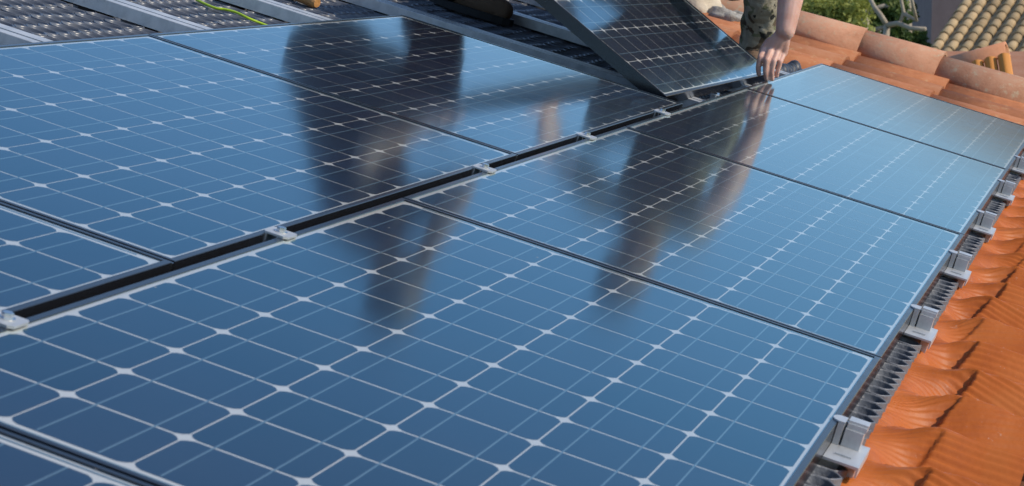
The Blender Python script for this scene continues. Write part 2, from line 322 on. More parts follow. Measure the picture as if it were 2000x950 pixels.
# verge caps: big half-round tiles lapping down the slope
def cap_mesh(r0=0.094, r1=0.130, length=0.44, thick=0.016, seg=14):
    vs, fs = [], []
    for y, r in ((0.0, r1), (length * 0.5, (r0 + r1) / 2), (length, r0)):
        for q in (r, r - thick):
            for k in range(seg + 1):
                a = math.pi * (k / seg); vs.append((-q * math.cos(a) * 1.05, y, q * math.sin(a) * 0.92))
    n = seg + 1
    for j in range(2):
        b = j * 2 * n
        for k in range(seg):
            fs += [(b + k, b + k + 1, b + 2 * n + k + 1, b + 2 * n + k), (b + n + k + 1, b + n + k, b + 3 * n + k, b + 3 * n + k + 1)]
        fs += [(b, b + 2 * n, b + 3 * n, b + n), (b + seg, b + n + seg, b + 3 * n + seg, b + 2 * n + seg)]
    for k in range(seg): fs += [(k + 1, k, n + k, n + k + 1), (4 * n + k, 4 * n + k + 1, 5 * n + k + 1, 5 * n + k)]
    me = MB().add(vs, fs).mesh('verge_tile'); me.materials.append(M_cap)
    for p in me.polygons: p.use_smooth = abs(p.normal.y) < 0.5
    return me
CAPM = cap_mesh()
VX = 6.02
for c in range(-4, 9):
    o = bpy.data.objects.new('verge_tile', CAPM); COL.objects.link(o); o.parent = house
    o.matrix_world = at(VX + random.uniform(-.012, .012), 0.0 - c * 0.352 + 0.03 + random.uniform(-.02, .02), -0.028 + random.uniform(-.008, .006), R(random.uniform(1.2, 3.0)), R(random.uniform(-4, 4)), R(random.uniform(-3.5, 3.5)))

# mortar lumps and a broken bedding under the upper caps
def lump(px, py, z, sx, sy, sz, m=M_mortar, name='mortar_lump'):
    bm = bmesh.new(); bmesh.ops.create_icosphere(bm, subdivisions=3, radius=1)
    for v in bm.verts:
        d = noise.noise(v.co * 1.7 + Vector((px, py, 0))) * 0.35 + noise.noise(v.co * 5 + Vector((px, 0, py))) * 0.12
        v.co = Vector((v.co.x * sx, v.co.y * sy, v.co.z * sz)) * (1 + d)
    me = bpy.data.meshes.new(name); bm.to_mesh(me); bm.free(); me.materials.append(m)
    o = ob(name, me, None, house, smooth=True); o.matrix_world = at(*pl(px, py, z)); return o
for q in ((1392, 24, -0.02), (1412, 33, -0.02), (1425, 37, -0.02), (1452, 43, -0.02)): lump(*q, 0.05, 0.07, 0.035)
lump(1352, 8, -0.01, 0.1, 0.12, 0.09, M_render, 'render_patch')
# an uncovered channel tile and its pale bedding strip where covers were lifted
chan = MB(); seg = 10; vs = []; fs = []
for y in (0, 0.62):
    for q in (0.10, 0.088):
        for k in range(seg + 1):
            a = math.pi * k / seg; vs.append((-q * math.cos(a), y, -q * math.sin(a) * 0.8))
n_ = seg + 1
for k in range(seg): fs += [(k, k + 1, 2 * n_ + k + 1, 2 * n_ + k), (n_ + k, 3 * n_ + k, 3 * n_ + k + 1, n_ + k + 1), (k, n_ + k, n_ + k + 1, k + 1), (2 * n_ + k, 2 * n_ + k + 1, 3 * n_ + k + 1, 3 * n_ + k)]
fs += [(0, 2 * n_, 3 * n_, n_), (seg, n_ + seg, 3 * n_ + seg, 2 * n_ + seg)]
cm = chan.add(vs, fs).mesh('channel_tile'); cm.materials.append(M_tile)
ob('channel_tile', cm, None, house, smooth=True).matrix_world = at(5.78, 0.24, -0.03)

# ------------------------------------------------------------------ solar panels
CP, CS, CH, CG = 0.1275, 0.1252, 0.0112, 0.0016            # cell pitch, cell size, corner cut
PL_, PW_ = 12 * CP, 6 * CP
MX, MY, LX, LY = 0.0235, 0.0142, 0.0085, 0.0093  # margins cell edge -> outer frame, lip widths
def cell_mesh():
    h = CS / 2; c = CH; o = c * 0.22; r = []
    for sx, sy in ((1, 1), (-1, 1), (-1, -1), (1, -1)):
        a, m_, b = (sx * (h - CG), sy * (h - c)), (sx * (h - CG - c * 0.5 + o * 0.5), sy * (h - c * 0.5 + o * 0.5)), (sx * (h - CG - c), sy * h)
        r += [a, m_, b] if sx * sy > 0 else [b, m_, a]
    me = MB().prism(r, -0.0004, 0.0, 'z').mesh('solar_cell'); me.materials.append(M_cell); return me
CELL = cell_mesh()
RIB = MB().box(0.004, PL_ - 0.004, -0.0010, 0.0010, 0.0002, 0.0005).mesh('busbar_ribbon'); RIB.materials.append(M_ribbon)
TIE = MB().box(-0.0095, -0.0065, 0.028, PW_ - 0.028, -0.0004, 0.0002).mesh('string_connector'); TIE.materials.append(M_ribbon)
BACK = MB().box(-MX + LX - .002, PL_ + MX - LX + .002, -MY + LY - .002, PW_ + MY - LY + .002, -0.0040, -0.0006).mesh('backsheet'); BACK.materials.append(M_back)
gm = MB(); gx0, gx1, gy0, gy1 = -MX + LX - .001, PL_ + MX - LX + .001, -MY + LY - .001, PW_ + MY - LY + .001
gm.add([(gx0, gy0, -.0005), (gx1, gy0, -.0005), (gx1, gy1, -.0005), (gx0, gy1, -.0005), (gx0, gy0, .0012), (gx1, gy0, .0012), (gx1, gy1, .0012), (gx0, gy1, .0012)],
       [(4, 5, 6, 7), (0, 1, 5, 4), (1, 2, 6, 5), (2, 3, 7, 6), (3, 0, 4, 7)])
GLASS = gm.mesh('glass_pane'); GLASS.materials.append(M_glass)
TH = 0.034
def frame_mesh():
    ox0, ox1, oy0, oy1 = -MX, PL_ + MX, -MY, PW_ + MY
    def ring(ix, iy, z): return [(ox0 + ix, oy0 + iy, z), (ox1 - ix, oy0 + iy, z), (ox1 - ix, oy1 - iy, z), (ox0 + ix, oy1 - iy, z)]
    b = 0.0009; T = 0.0024; B = T - TH
    rings = [ring(LX, LY, 0.0007), ring(LX, LY, T - b * .4), ring(LX - b * .4, LY - b * .4, T), ring(b, b, T), ring(0, 0, T - b), ring(0, 0, B), ring(0.028, 0.028, B), ring(0.028, 0.028, B + 0.002), ring(0.0022, 0.0022, B + 0.002), ring(0.0022, 0.0022, -0.0045)]
    vs = [v for r in rings for v in r]; fs = []
    for j in range(len(rings) - 1):
        for k in range(4): fs.append((j * 4 + k, j * 4 + (k + 1) % 4, j * 4 + 4 + (k + 1) % 4, j * 4 + 4 + k))
    for k in range(4): fs.append((36 + k, 36 + (k + 1) % 4, (k + 1) % 4, k))
    me = MB().add(vs, fs).mesh('frame'); me.materials.append(M_frame); return me
FRAME = frame_mesh()
JOINT_LIGHT = MB().box(-0.0020, 0.0020, -0.0014, 0.0015, -0.0295, 0.0012).mesh('joint_light_strip'); JOINT_LIGHT.materials.append(M_bolt)  # bright strip added to imitate sunlight showing through the joint between panels
def part(name, me, p, loc=(0, 0, 0)):
    o = bpy.data.objects.new(name, me); COL.objects.link(o); o.parent = p; o.location = loc; return o
def panel(top, label):
    e = empty('solar_panel', top, label, 'solar panel', 'solar panels of the roof array')
    part('frame', FRAME, e); part('backsheet', BACK, e); part('glass_pane', GLASS, e)
    for i in range(12):
        for j in range(6): part('solar_cell', CELL, e, ((i + .5) * CP, (j + .5) * CP, 0))
    for j in range(6):
        for q in (0.25, 0.75): part('busbar_ribbon', RIB, e, (0, j * CP + q * CP, 0))
    part('string_connector', TIE, e); part('string_connector', TIE, e, (PL_ + 0.016, 0, 0))
    part('joint_light_strip', JOINT_LIGHT, e, (PL_ + MX - .0014, -MY, 0))
    return e
PER_P = 1.583
ax0 = -PL_ + 0.0005
panel(at(ax0 - PER_P, -PW_, 0), 'solar panel of the lower row, fifth from the verge tiles')
panel(at(ax0, -PW_, 0), 'solar panel of the lower row, fourth from the verge tiles')
panel(at(ax0 + PER_P, -PW_, 0), 'solar panel of the lower row, third from the terracotta verge tiles')
panel(at(ax0 + 2 * PER_P, -PW_, 0), 'solar panel of the lower row, second from the verge tiles, mirroring the bare arm')
panel(at(ax0 + 3 * PER_P, -PW_, 0), 'hazy pale solar panel at the end of the lower row beside the verge tiles')
bx0, by0 = 0.747 - PL_, 0.047
panel(at(bx0 - PER_P, by0, 0), 'solar panel of the upper row, third before the tilted one')
panel(at(bx0, by0, 0), 'flat solar panel of the upper row, second before the tilted one')
panel(at(bx0 + PER_P, by0, 0), 'flat upper row solar panel next to the tilted one, mirroring a crouching worker')
B3 = ROOF @ Matrix.Translation((2.458, 0.1065, 0.0005)) @ Matrix.Rotation(R(-1.05), 4, 'Z') @ Matrix.Rotation(R(0.27), 4, 'Y') @ Matrix.Rotation(R(22.6), 4, 'X')
panel(B3, 'tilted solar panel being lowered into place by two workers')

# ------------------------------------------------------------------ rails, pads, clamps
RX = [-1.245, -0.47, 0.52, 1.285, 2.055, 2.83, 3.60, 4.37]
ZR = 0.0024 - TH                                                # rail top
def rail_mesh():
    w2, h = 0.040, 0.030
    prof = [(-w2, ZR - h), (-w2, ZR - 0.001), (-w2 + 0.001, ZR), (-0.012, ZR), (-0.012, ZR - 0.012), (0.0, ZR - 0.012), (0.0, ZR), (w2 - 0.001, ZR), (w2, ZR - 0.001), (w2, ZR - h)]
    me = MB().prism(prof, -0.822, 2.6).mesh('mounting_rail'); me.materials.append(M_alu); return me
RAIL = rail_mesh()
PAD = MB().box(-0.03, 0.03, -0.05, 0.05, ZR - 0.044, ZR - 0.030).mesh('support_pad'); PAD.materials.append(M_rubber)
DIGIT = ['eighth from the verge tiles', 'seventh from the verge tiles', 'sixth from the verge tiles', 'running up past the yellow wire, fifth from the verge tiles',
         'between the yellow wire and the wooden handle', 'alongside the brown boot', 'in the shade under the tilted panel', 'next to the verge tiles']
for i, x in enumerate(RX):
    e = empty('mounting_rail', at(x, 0, 0), 'silver aluminium mounting rail, ' + DIGIT[i], 'rail', 'mounting rails under the array')
    part('rail_profile', RAIL, e)
    for y in (-0.6, 0.0, 0.6, 1.2, 1.8, 2.4): part('support_pad', PAD, e, (0, y, 0))

def midclamp_meshes():
    t, z = 0.003, 0.0026
    p = MB()
    # plate with chipped corners bridging both lips, folded down into the gap in the middle
    out = [(-0.022, 0.007), (-0.017, 0.0005), (0.014, 0.0005), (0.020, 0.004), (0.020, 0.034), (0.015, 0.0375), (-0.016, 0.0375), (-0.022, 0.034)]
    p.prism(out, z, z + t, 'z')
    p.box(-0.022, 0.022, 0.0135, 0.016, ZR, z - 0.0002); p.box(-0.022, 0.022, 0.031, 0.0335, ZR, z - 0.0002)
    q = MB(); q.prism([(0.0065 * math.cos(k * math.pi / 3), 0.0195 + 0.0065 * math.sin(k * math.pi / 3)) for k in range(6)], z + t + .001, z + t + 0.007, 'z')
    q.tube([(0, 0.0195, ZR - .01), (0, 0.0195, z + t + 0.001)], 0.0045, 10)
    wsh = MB(); wsh.prism([(0.0095 * math.cos(k * math.pi / 8), 0.0195 + 0.0095 * math.sin(k * math.pi / 8)) for k in range(16)], z + t - .0002, z + t + 0.0012, 'z')
    a, b, c = p.mesh('clamp_plate'), q.mesh('bolt'), wsh.mesh('washer')
    a.materials.append(M_alu); b.materials.append(M_bolt); c.materials.append(M_bolt); return a, b, c
CPL, CBO, CWA = midclamp_meshes()
MLAB = [q + ' from the tilted panel' for q in ('fifth', 'fourth', 'third', 'second', 'first')]
for i, x in enumerate(RX[:5]):
    e = empty('mid_clamp', at(x - 0.016, 0.0, 0), 'silver mid clamp in the row gap, ' + MLAB[i], 'clamp', 'mid clamps in the gap between the panel rows')
    part('clamp_plate', CPL, e); part('washer', CWA, e); part('bolt', CBO, e)
# the loose clamp still waiting for the tilted panel
lc = empty('loose_clamp', at(RX[5] + 0.02, 0.030, -0.012, R(6), R(8), R(28)), 'loose silver clamp with bolt lying in the gap under the tilted panel', 'clamp')
part('clamp_plate', CPL, lc, (0, -0.0195, 0)); part('washer', CWA, lc, (0, -0.0195, 0)); part('bolt', CBO, lc, (0, -0.0195, 0))

def endclamp_meshes():
    ye = -PW_ - MY                                              # outer face of the lower row
    t = 0.0026
    base = MB().box(-0.090, 0.034, ye - 0.046, ye - 0.0006, ZR + 0.0006, ZR + 0.0040)         # foot plate over the rail end
    base.box(-0.090, 0.034, ye - 0.0485, ye - 0.046, ZR - 0.010, ZR + 0.0040)
    base.box(-0.060, -0.056, ye - 0.034, ye - 0.012, ZR + 0.0041, ZR + 0.0065)
    up = MB().box(-0.006, 0.028, ye - 0.037, ye - 0.0125, ZR + 0.0042, -0.004)                 # outer upright
    up.box(-0.010, 0.020, ye - 0.0095, ye - 0.0010, ZR + 0.0042, 0.0022)                       # inner upright
    up.box(0.021, 0.027, ye - 0.0124, ye - 0.0011, ZR + 0.0042, -0.001)                        # web behind the slot
    tab = MB(); tab.prism([(0.006 + 0.017 * math.cos(a), ye - 0.004 + 0.0125 * math.sin(a)) for a in [math.pi * k / 10 for k in range(11)]], 0.0026, 0.0046, 'z')
    tab.box(-0.010, 0.022, ye - 0.0100, ye - 0.0041, 0.0026, 0.0046)
    blk = MB().box(0.000, 0.030, ye - 0.039, ye - 0.0130, -0.0038, 0.0030); blk.box(0.004, 0.0302, ye - 0.0395, ye - 0.0128, 0.0031, 0.0062)
    r = []
    for nm, mb in (('foot_plate', base), ('upright', up), ('lip_tab', tab), ('hook', blk)):
        me = mb.mesh(nm); me.materials.append(M_alu); r.append((nm, me))
    return r
ENDM = endclamp_meshes()
ELAB = [q + ' from the verge tiles' for q in ('eighth', 'seventh', 'sixth', 'fifth', 'fourth', 'third', 'second', 'first')]
for i, x in enumerate(RX):
    e = empty('end_clamp', at(x + 0.012, 0, 0), 'silver end clamp at the eave edge, ' + ELAB[i], 'clamp', 'end clamps along the eave edge')
    for nm, me in ENDM: part(nm, me, e)

# ------------------------------------------------------------------ honeycomb drainage mats
def honey(name, x0, x1, y0, y1, ztop, depth, wave=0.0022, s=0.051, asp=1.34, lab=''):
    mb = MB(); ry = s * asp * 0.866; j = 0; y = y0
    def zz(x_, y_): return ztop + wave * math.sin(x_ * 26 + 1.3) * math.cos(y_ * 9 + x_ * 2) + wave * 0.6 * math.sin(y_ * 31)
    ro = s / math.sqrt(3)                                       # shared outer radius; each cell is a rounded cup
    while y < y1:
        x = x0 + (s / 2 if j % 2 else 0)
        while x < x1:
            v = []; n = 12
            for rr, dz in ((ro * 0.97, -depth), (ro * 0.97, -0.0016), (ro * 0.95, 0.0), (ro * 0.89, 0.0), (ro * 0.85, -0.0022), (ro * 0.74, -depth + 0.002)):
                for k in range(n):
                    a = R(30) + 2 * math.pi * k / n
                    q = rr if k % 2 == 0 else rr * (0.90 if dz > -0.01 else 0.96)
                    px, py = x + q * math.cos(a), y + q * asp * math.sin(a); v.append((px, py, zz(x, y) + dz))
            f = []
            for r_ in range(5):
                for k in range(n): f.append((r_ * n + k, r_ * n + (k + 1) % n, r_ * n + n + (k + 1) % n, r_ * n + n + k))
            f.append(tuple(range(5 * n, 6 * n)))
            mb.add(v, f); x += s
        y += ry; j += 1
    me = bpy.data.meshes.new(name); me.from_pydata(mb.v, [], mb.f); me.update(); me.materials.append(M_honey)
    for p in me.polygons: p.use_smooth = True
    o = ob(name, me, None, top=ROOF); return tag(o, lab, 'drainage mat', 'honeycomb drainage mats between the rails')
HL = ['seventh bay from the verge tiles', 'sixth bay from the verge tiles', 'in the bay with the yellow wire', 'in the bay with the wooden handle', 'in the shaded bay under the brown boot', 'under the raised end of the tilted panel', 'beside the verge tiles']
ZH = ZR - 0.0335
for i in range(1, 7):
    a, b = RX[i] + 0.052, RX[i + 1] - 0.03
    if i >= 4: a = RX[i] + 0.052
    honey('honeycomb_mat', a, b, 0.72 if i < 5 else -0.02, 1.95, ZH, 0.018, lab='dark grey honeycomb drainage mat ' + HL[i - 1])
honey('honeycomb_mat', 4.44, 4.80, 0.05, 1.95, ZH, 0.018, lab='dark grey honeycomb drainage mat ' + HL[6])
ob('mat_underlay', MB().box(-3.2, 4.85, -0.80, 2.6, -0.149, ZH - 0.0185), M_rubber, house).matrix_world = ROOF
edge = honey('honeycomb_edge_strip', -1.6, 4.7, -0.786, -0.775, -0.040, 0.030, wave=0.002, asp=1.0, lab='dark grey honeycomb strip showing between the eave clamps')
edge.data.materials.clear(); edge.data.materials.append(mat('dusty_grey_plastic', (0.2, 0.21, 0.235), 0.45, 0, 0.4, b_rend((0.09, 0.10, 0.125), (0.20, 0.20, 0.205))))
tag(edge, 'grey ribbed honeycomb strip showing between the eave clamps and the orange flashing', 'drainage strip'); del edge['group']

# ------------------------------------------------------------------ black dimpled membrane beside the hand
bm_ = MB(); nx, ny = 46, 30; mx0, mx1, my0, my1 = 4.40, 4.86, 0.01, 0.33
def dz(x, y):
    u, v = (x / 0.075), (y / 0.075); i, j = math.floor(u), math.floor(v); d = math.hypot(u - i - .5, v - j - .5)
    return max(0, 0.030 * (1 - (d / 0.40) ** 2)) ** 0.75 * 0.42 + 0.006 * math.sin(x * 17) + 0.02 * max(0, (0.08 - y)) 
vs = [(mx0 + (mx1 - mx0) * i / nx, my0 + (my1 - my0) * j / ny, 0) for j in range(ny + 1) for i in range(nx + 1)]
vs = [(x, y, -0.052 + dz(x, y)) for x, y, _ in vs]
fs = [(j * (nx + 1) + i, j * (nx + 1) + i + 1, (j + 1) * (nx + 1) + i + 1, (j + 1) * (nx + 1) + i) for j in range(ny) for i in range(nx)]
M_memb = mat('black_membrane', (0.03, 0.033, 0.04), 0.42, 0, 0.5)
mo = ob('dimpled_membrane', bm_.add(vs, fs), M_memb, top=ROOF, smooth=True)
so = mo.modifiers.new('thick', 'SOLIDIFY'); so.thickness = 0.002
tag(mo, 'black dimpled plastic membrane bunched beside the bare hand', 'membrane')

# ------------------------------------------------------------------ pleated orange flashing along the eave
def flash_mesh():
    fx0, fx1, ny = -1.7, 4.75, 64; nx = int((fx1 - fx0) / 0.0024)
    zl = -0.053; vs = []; fs = []
    def ss(a, b, t): t = max(0, min(1, (t - a) / (b - a))); return t * t * (3 - 2 * t)
    for i in range(nx + 1):
        x0_ = fx0 + (fx1 - fx0) * i / nx
        for j in range(ny + 1):
            v = j / ny
            hem = 0.006 * math.sin(x0_ * 9) + 0.004 * math.sin(x0_ * 41 + 1)
            y = -0.809 + hem * 0.5 + v * (-1.030 - 0.010 * noise.noise(Vector((x0_ * 3, 0, 4))) + 0.809 - hem * 0.5)
            x = x0_ + 0.030 * (v - 0.4) * math.sin(x0_ * 5 + 1) * 0.4
            # roll of the tile below, softened because the sheet bridges the pans
            ph = (x - XC) / PER; ph -= math.floor(ph + 0.5); ph *= PER
            roll = 0.074 * max(0, 1 - abs(ph) / 0.118) ** 0.8
            broad = 0.012 * math.cos(ph / PER * 2 * math.pi)
            tz = ZT - 0.010 + roll + broad * 0.9 + 0.005 * noise.noise(Vector((x * 6, y * 9, 12)))
            kk = math.floor((x - XC) / PER + 0.5); fold = 0.902 + 0.034 * noise.noise(Vector((kk * 3.1, 7, 0)))
            up = ss(0, 1, (-0.805 - y) / (fold + 0.014 - 0.805))
            wig = noise.noise(Vector((x * 9, y * 14, 1))) * 0.006 * (0.3 + 0.7 * (1 - abs(2 * up - 1)))
            z = zl + (tz - zl) * up ** 1.25 + wig
            # fine pleats pressed into the sheet, deeper and skewed on the dressed-down slope
            skew = x + (y + 0.9) * (0.35 * math.sin(kk * 2.1) + 0.5 * (1 - up)) 
            pn = noise.noise(Vector((skew * 11, y * 2.0, 3)))
            amp = 0.0021 + 0.0034 * (1 - up) * (0.5 + pn) + 0.0022 * math.exp(-((y + fold) / 0.028) ** 2)
            z += amp * (abs(((skew + 0.004 * pn) / 0.0125) % 1 - 0.5) * 2 - 0.5) + 0.0012 * noise.noise(Vector((skew * 190, y * 9, 5)))
            z += 0.006 * (1 - up) * noise.noise(Vector((skew * 28, y * 6, 9)))
            for k2 in (kk, kk + 1):                              # crease running off each crest down the dressed slope
                cx, cy = XC + k2 * PER - 0.006, -fold - 0.004
                ux, uy = -0.205 + 0.10 * noise.noise(Vector((k2 * 1.7, 3.3, 0))), 0.068 + 0.03 * noise.noise(Vector((k2 * 1.3, 0, 8.8))); ll = ux * ux + uy * uy
                tt = ((x - cx) * ux + (y - cy) * uy) / ll
                if -0.02 < tt < 1.0:
                    dd = ((x - cx) * uy - (y - cy) * ux) / math.sqrt(ll)
                    wv = 0.0045 + 0.010 * math.sin(math.pi * min(1, max(0, tt)) ** 0.7)
                    dd += 0.004 * noise.noise(Vector((x * 30, y * 30, k2)))
                    if dd > 0: g = math.exp(-(dd / (wv * 2.2)) ** 2)
                    else: g = math.exp(-(dd / (wv * 0.28)) ** 2)
                    z -= 0.024 * math.sin(math.pi * min(1, max(0, tt + .02)) ** 0.55) ** 0.8 * g * (0.7 + 1.1 * noise.noise(Vector((k2 * 2.37, 1.4, 1.2))))
            vs.append((x, y, z))
    for i in range(nx):
        for j in range(ny):
            a = i * (ny + 1) + j; fs.append((a, a + 1, a + ny + 2, a + ny + 1))
    me = bpy.data.meshes.new('eave_flashing'); me.from_pydata(vs, [], fs); me.update(); me.materials.append(M_flash)
    for p in me.polygons: p.use_smooth = True
    return me
fo = ob('eave_flashing', flash_mesh(), None, top=ROOF)
tag(fo, 'pleated orange flashing dressed over the tile rolls along the eave edge', 'flashing')
ob('flashing_tray', MB().box(-1.7, 4.75, -0.835, -0.70, -0.125, -0.0805), M_flash, fo)

# ------------------------------------------------------------------ small things on the mats
pts = [pl(x, y, ZH + 0.006 + dz_) for x, y, dz_ in ((330, -30, 0), (380, -2, 0), (417, 15, 0.0), (440, 19, 0.004), (462, 25, 0.006), (485, 36, 0.004), (512, 47, 0.0), (560, 66, -0.004))]
def spline(ps, n=8):
    o = []
    for i in range(len(ps) - 1):
        a, b, c, d = ps[max(i - 1, 0)], ps[i], ps[i + 1], ps[min(i + 2, len(ps) - 1)]
        for k in range(n):
            t = k / n; o.append(0.5 * ((2 * b) + (c - a) * t + (2 * a - 5 * b + 4 * c - d) * t * t + (3 * b - a - 3 * c + d) * t ** 3))
    return o + [ps[-1]]
tag(ob('earth_wire', MB().tube(spline(pts), 0.0034, 8), M_wire, top=ROOF, smooth=True), 'bright yellow green wire lying across the honeycomb mat', 'wire')
h0 = pl(616, 5, ZH + 0.018); hd = Vector((0.16, 0.36, 0.01))
hm = MB(); hm.tube([h0 - hd * 0.02, h0, h0 + hd * 0.03, h0 + hd * 0.5, h0 + hd], [0.012, 0.0165, 0.018, 0.016, 0.015], 16)
he = empty('hammer', ROOF, 'wooden hammer handle end lying on the honeycomb mat', 'hammer')
ob('handle', hm, M_handle, he, smooth=False)
hh = h0 + hd * 1.03
ob('hammer_head', MB().tube([hh + Vector((-.06, .027, .0)), hh + Vector((-.045, .02, 0)), hh + Vector((.03, -.013, 0)), hh + Vector((.06, -.027, 0))], [0.015, 0.017, 0.013, 0.006], 12), M_bolt, he)

# ------------------------------------------------------------------ people
def capsule_chain(bm, pts, rs, seg=14):
    for (p, r) in zip(pts, rs):
        bmesh.ops.create_uvsphere(bm, u_segments=seg, v_segments=seg // 2 + 2, radius=r, matrix=Matrix.Translation(p))
    for i in range(len(pts) - 1):
        d = Vector(pts[i + 1]) - Vector(pts[i]); L = d.length
        if L < 1e-5: continue
        m = Matrix.Translation((Vector(pts[i]) + Vector(pts[i + 1])) / 2) @ d.to_track_quat('Z', 'Y').to_matrix().to_4x4()
        bmesh.ops.create_cone(bm, cap_ends=True, segments=seg, radius1=rs[i], radius2=rs[i + 1], depth=L, matrix=m)
def ell(bm, c, r, rot=None, seg=18):
    m = Matrix.Translation(c) @ (rot or Matrix.Identity(4)) @ Matrix.Diagonal((*r, 1))
    bmesh.ops.create_uvsphere(bm, u_segments=seg, v_segments=seg // 2 + 2, radius=1, matrix=m)
def fuse(name, bm, voxel, m, parent, smooth=3, ripple=0.0, rs=24):
    me = bpy.data.meshes.new('raw'); bm.to_mesh(me); bm.free()
    o = bpy.data.objects.new('raw', me); COL.objects.link(o)
    md = o.modifiers.new('r', 'REMESH'); md.mode = 'VOXEL'; md.voxel_size = voxel; md.adaptivity = 0
    if smooth: s_ = o.modifiers.new('s', 'SMOOTH'); s_.iterations = smooth; s_.factor = 0.5
    dg = bpy.context.evaluated_depsgraph_get(); me2 = bpy.data.meshes.new_from_object(o.evaluated_get(dg)); bpy.data.objects.remove(o)
    if ripple:
        nor = [v.normal.copy() for v in me2.vertices]
        for v, n in zip(me2.vertices, nor):
            q = v.co * rs; v.co += n * ripple * (noise.noise(q) + 0.6 * abs(noise.noise(q * 2.1)) - 0.3)
    me2.materials.clear(); me2.materials.append(m)
    for p in me2.polygons: p.use_smooth = True
    oo = ob(name, me2, None, parent); return oo
V = Vector
def head(bm, c, face, r=0.1):                                   # skull, jaw, nose, brow, ears; face is the looking direction
    f = V(face).normalized(); up = V((0, 0.285, 0.958)); up = (up - f * up.dot(f)).normalized(); s = f.cross(up)
    ell(bm, c + up * 0.025, (0.076, 0.094, 0.098), Matrix((s, f, up)).transposed().to_4x4())
    ell(bm, c + f * 0.028 - up * 0.055, (0.056, 0.066, 0.062), Matrix((s, f, up)).transposed().to_4x4())
    capsule_chain(bm, [c + f * 0.088 + up * 0.012, c + f * 0.112 - up * 0.026], [0.010, 0.014], 10)
    for q in (-1, 1):
        ell(bm, c + s * q * 0.078 - f * 0.002 - up * 0.005, (0.012, 0.02, 0.032), Matrix((s, f, up)).transposed().to_4x4())
        ell(bm, c + f * 0.082 + s * q * 0.03 + up * 0.033, (0.026, 0.012, 0.008), Matrix((s, f, up)).transposed().to_4x4())
    ell(bm, c + f * 0.090 - up * 0.060, (0.024, 0.010, 0.007), Matrix((s, f, up)).transposed().to_4x4())
    return f, up, s
def hand(bm, wrist, palm_dir, across, nrm, curl=0.5, sc=1.0):   # a loosely curled hand; across runs index -> little finger
    d, a, n = V(palm_dir).normalized(), V(across).normalized(), V(nrm).normalized()
    kn = []
    for i, (off, fw) in enumerate(((-0.032, 0.088), (-0.011, 0.094), (0.010, 0.090), (0.029, 0.080))):
        k = wrist + a * off * sc + d * fw * sc; kn.append(k)
        capsule_chain(bm, [wrist + a * off * 0.6 * sc + d * 0.012 * sc, k], [0.016 * sc, 0.0115 * sc], 10)
        L = (0.074, 0.082, 0.076, 0.060)[i] * sc; p = k; ang = 0; pts = [k]
        for q in (0.44, 0.31, 0.25):
            ang += curl * (0.7 if q == 0.44 else 1.0); p = p + (d * math.cos(ang) - n * math.sin(ang)) * L * q; pts.append(p)
        capsule_chain(bm, pts, [0.0100 * sc, 0.0090 * sc, 0.0082 * sc, 0.0072 * sc], 10)
    t0 = wrist + a * -0.022 * sc + d * 0.02 * sc
    capsule_chain(bm, [t0, t0 + (a * -0.032 + d * 0.028 - n * 0.008) * sc, t0 + (a * -0.042 + d * 0.058 - n * 0.018) * sc, t0 + (a * -0.038 + d * 0.082 - n * 0.026) * sc], [0.017 * sc, 0.0125 * sc, 0.0105 * sc, 0.0085 * sc], 10)
def boot(parent, heel, toe, zs, hi=0.11):
    h, t = V((*heel, zs)), V((*toe, zs)); d = (t - h); L = d.length; d.normalize(); s = d.cross(V((0, 0, 1)))
    bm = bmesh.new()
    capsule_chain(bm, [h + d * 0.055 + V((0, 0, 0.055)), h + d * 0.12 + V((0, 0, 0.052)), h + d * (L - 0.10) + V((0, 0, 0.046)), h + d * (L - 0.045) + V((0, 0, 0.040))], [0.043, 0.044, 0.043, 0.034], 14)
    capsule_chain(bm, [h + d * 0.065 + V((0, 0, 0.05)), h + d * 0.06 + V((0, 0.02, hi))], [0.045, 0.047], 14)
    b = fuse('boot', bm, 0.006, M_boot, parent, 3, 0.0015, 40)
    sm = MB(); ring = []
    for k in range(20):
        a = 2 * math.pi * k / 20; x = 0.5 + 0.5 * math.cos(a); wd = (0.045 + 0.012 * math.sin(x * 3.0)) * math.sin(a)
        q = h + d * (x * L) + s * wd; ring.append((q.x, q.y))
    sm.prism(ring, zs, zs + 0.022, 'z'); ob('sole', sm, M_sole, b)
    lm = MB()
    for k in range(4):
        c = h + d * (0.10 + 0.028 * k) + V((0, 0, 0.100 - 0.006 * k)); lm.tube([c + s * 0.024, c + V((0, 0, .004)), c - s * 0.024], 0.0028, 6)
    ob('lace', lm, M_sole, b); return b

# worker in camouflage trousers: squats behind the tilted panel, one hand down on the row joint
p2 = empty('person', ROOF, 'person in camouflage trousers and tan shirt reaching a bare hand down to the panel joint', 'person')
D0 = 6.93
bm = bmesh.new()
wri = dp(1534, 60, D0 - 0.03); elb = dp(1556, -95, D0 - 0.02) + V((0.03, 0.0, 0)); shR = V((3.98, 0.17, 0.56)); shL = V((4.02, 0.50, 0.58))
capsule_chain(bm, [wri, wri.lerp(elb, 0.35), wri.lerp(elb, 0.75), elb, elb.lerp(shR, 0.5), shR], [0.0305, 0.0390, 0.0470, 0.045, 0.049, 0.058], 16)
kn = {}
F = {'index': [(1494, 94, .0), (1485, 112, -.028), (1481, 131, -.022), (1482, 145, -.010)],
     'middle': [(1507, 95, -.012), (1497, 118, -.040), (1495, 140, -.030), (1497, 155, -.014)],
     'ring': [(1520, 98, -.012), (1511, 120, -.036), (1507, 141, -.026), (1508, 155, -.012)],
     'little': [(1531, 103, -.004), (1524, 121, -.022), (1519, 138, -.014), (1517, 149, -.004)]}
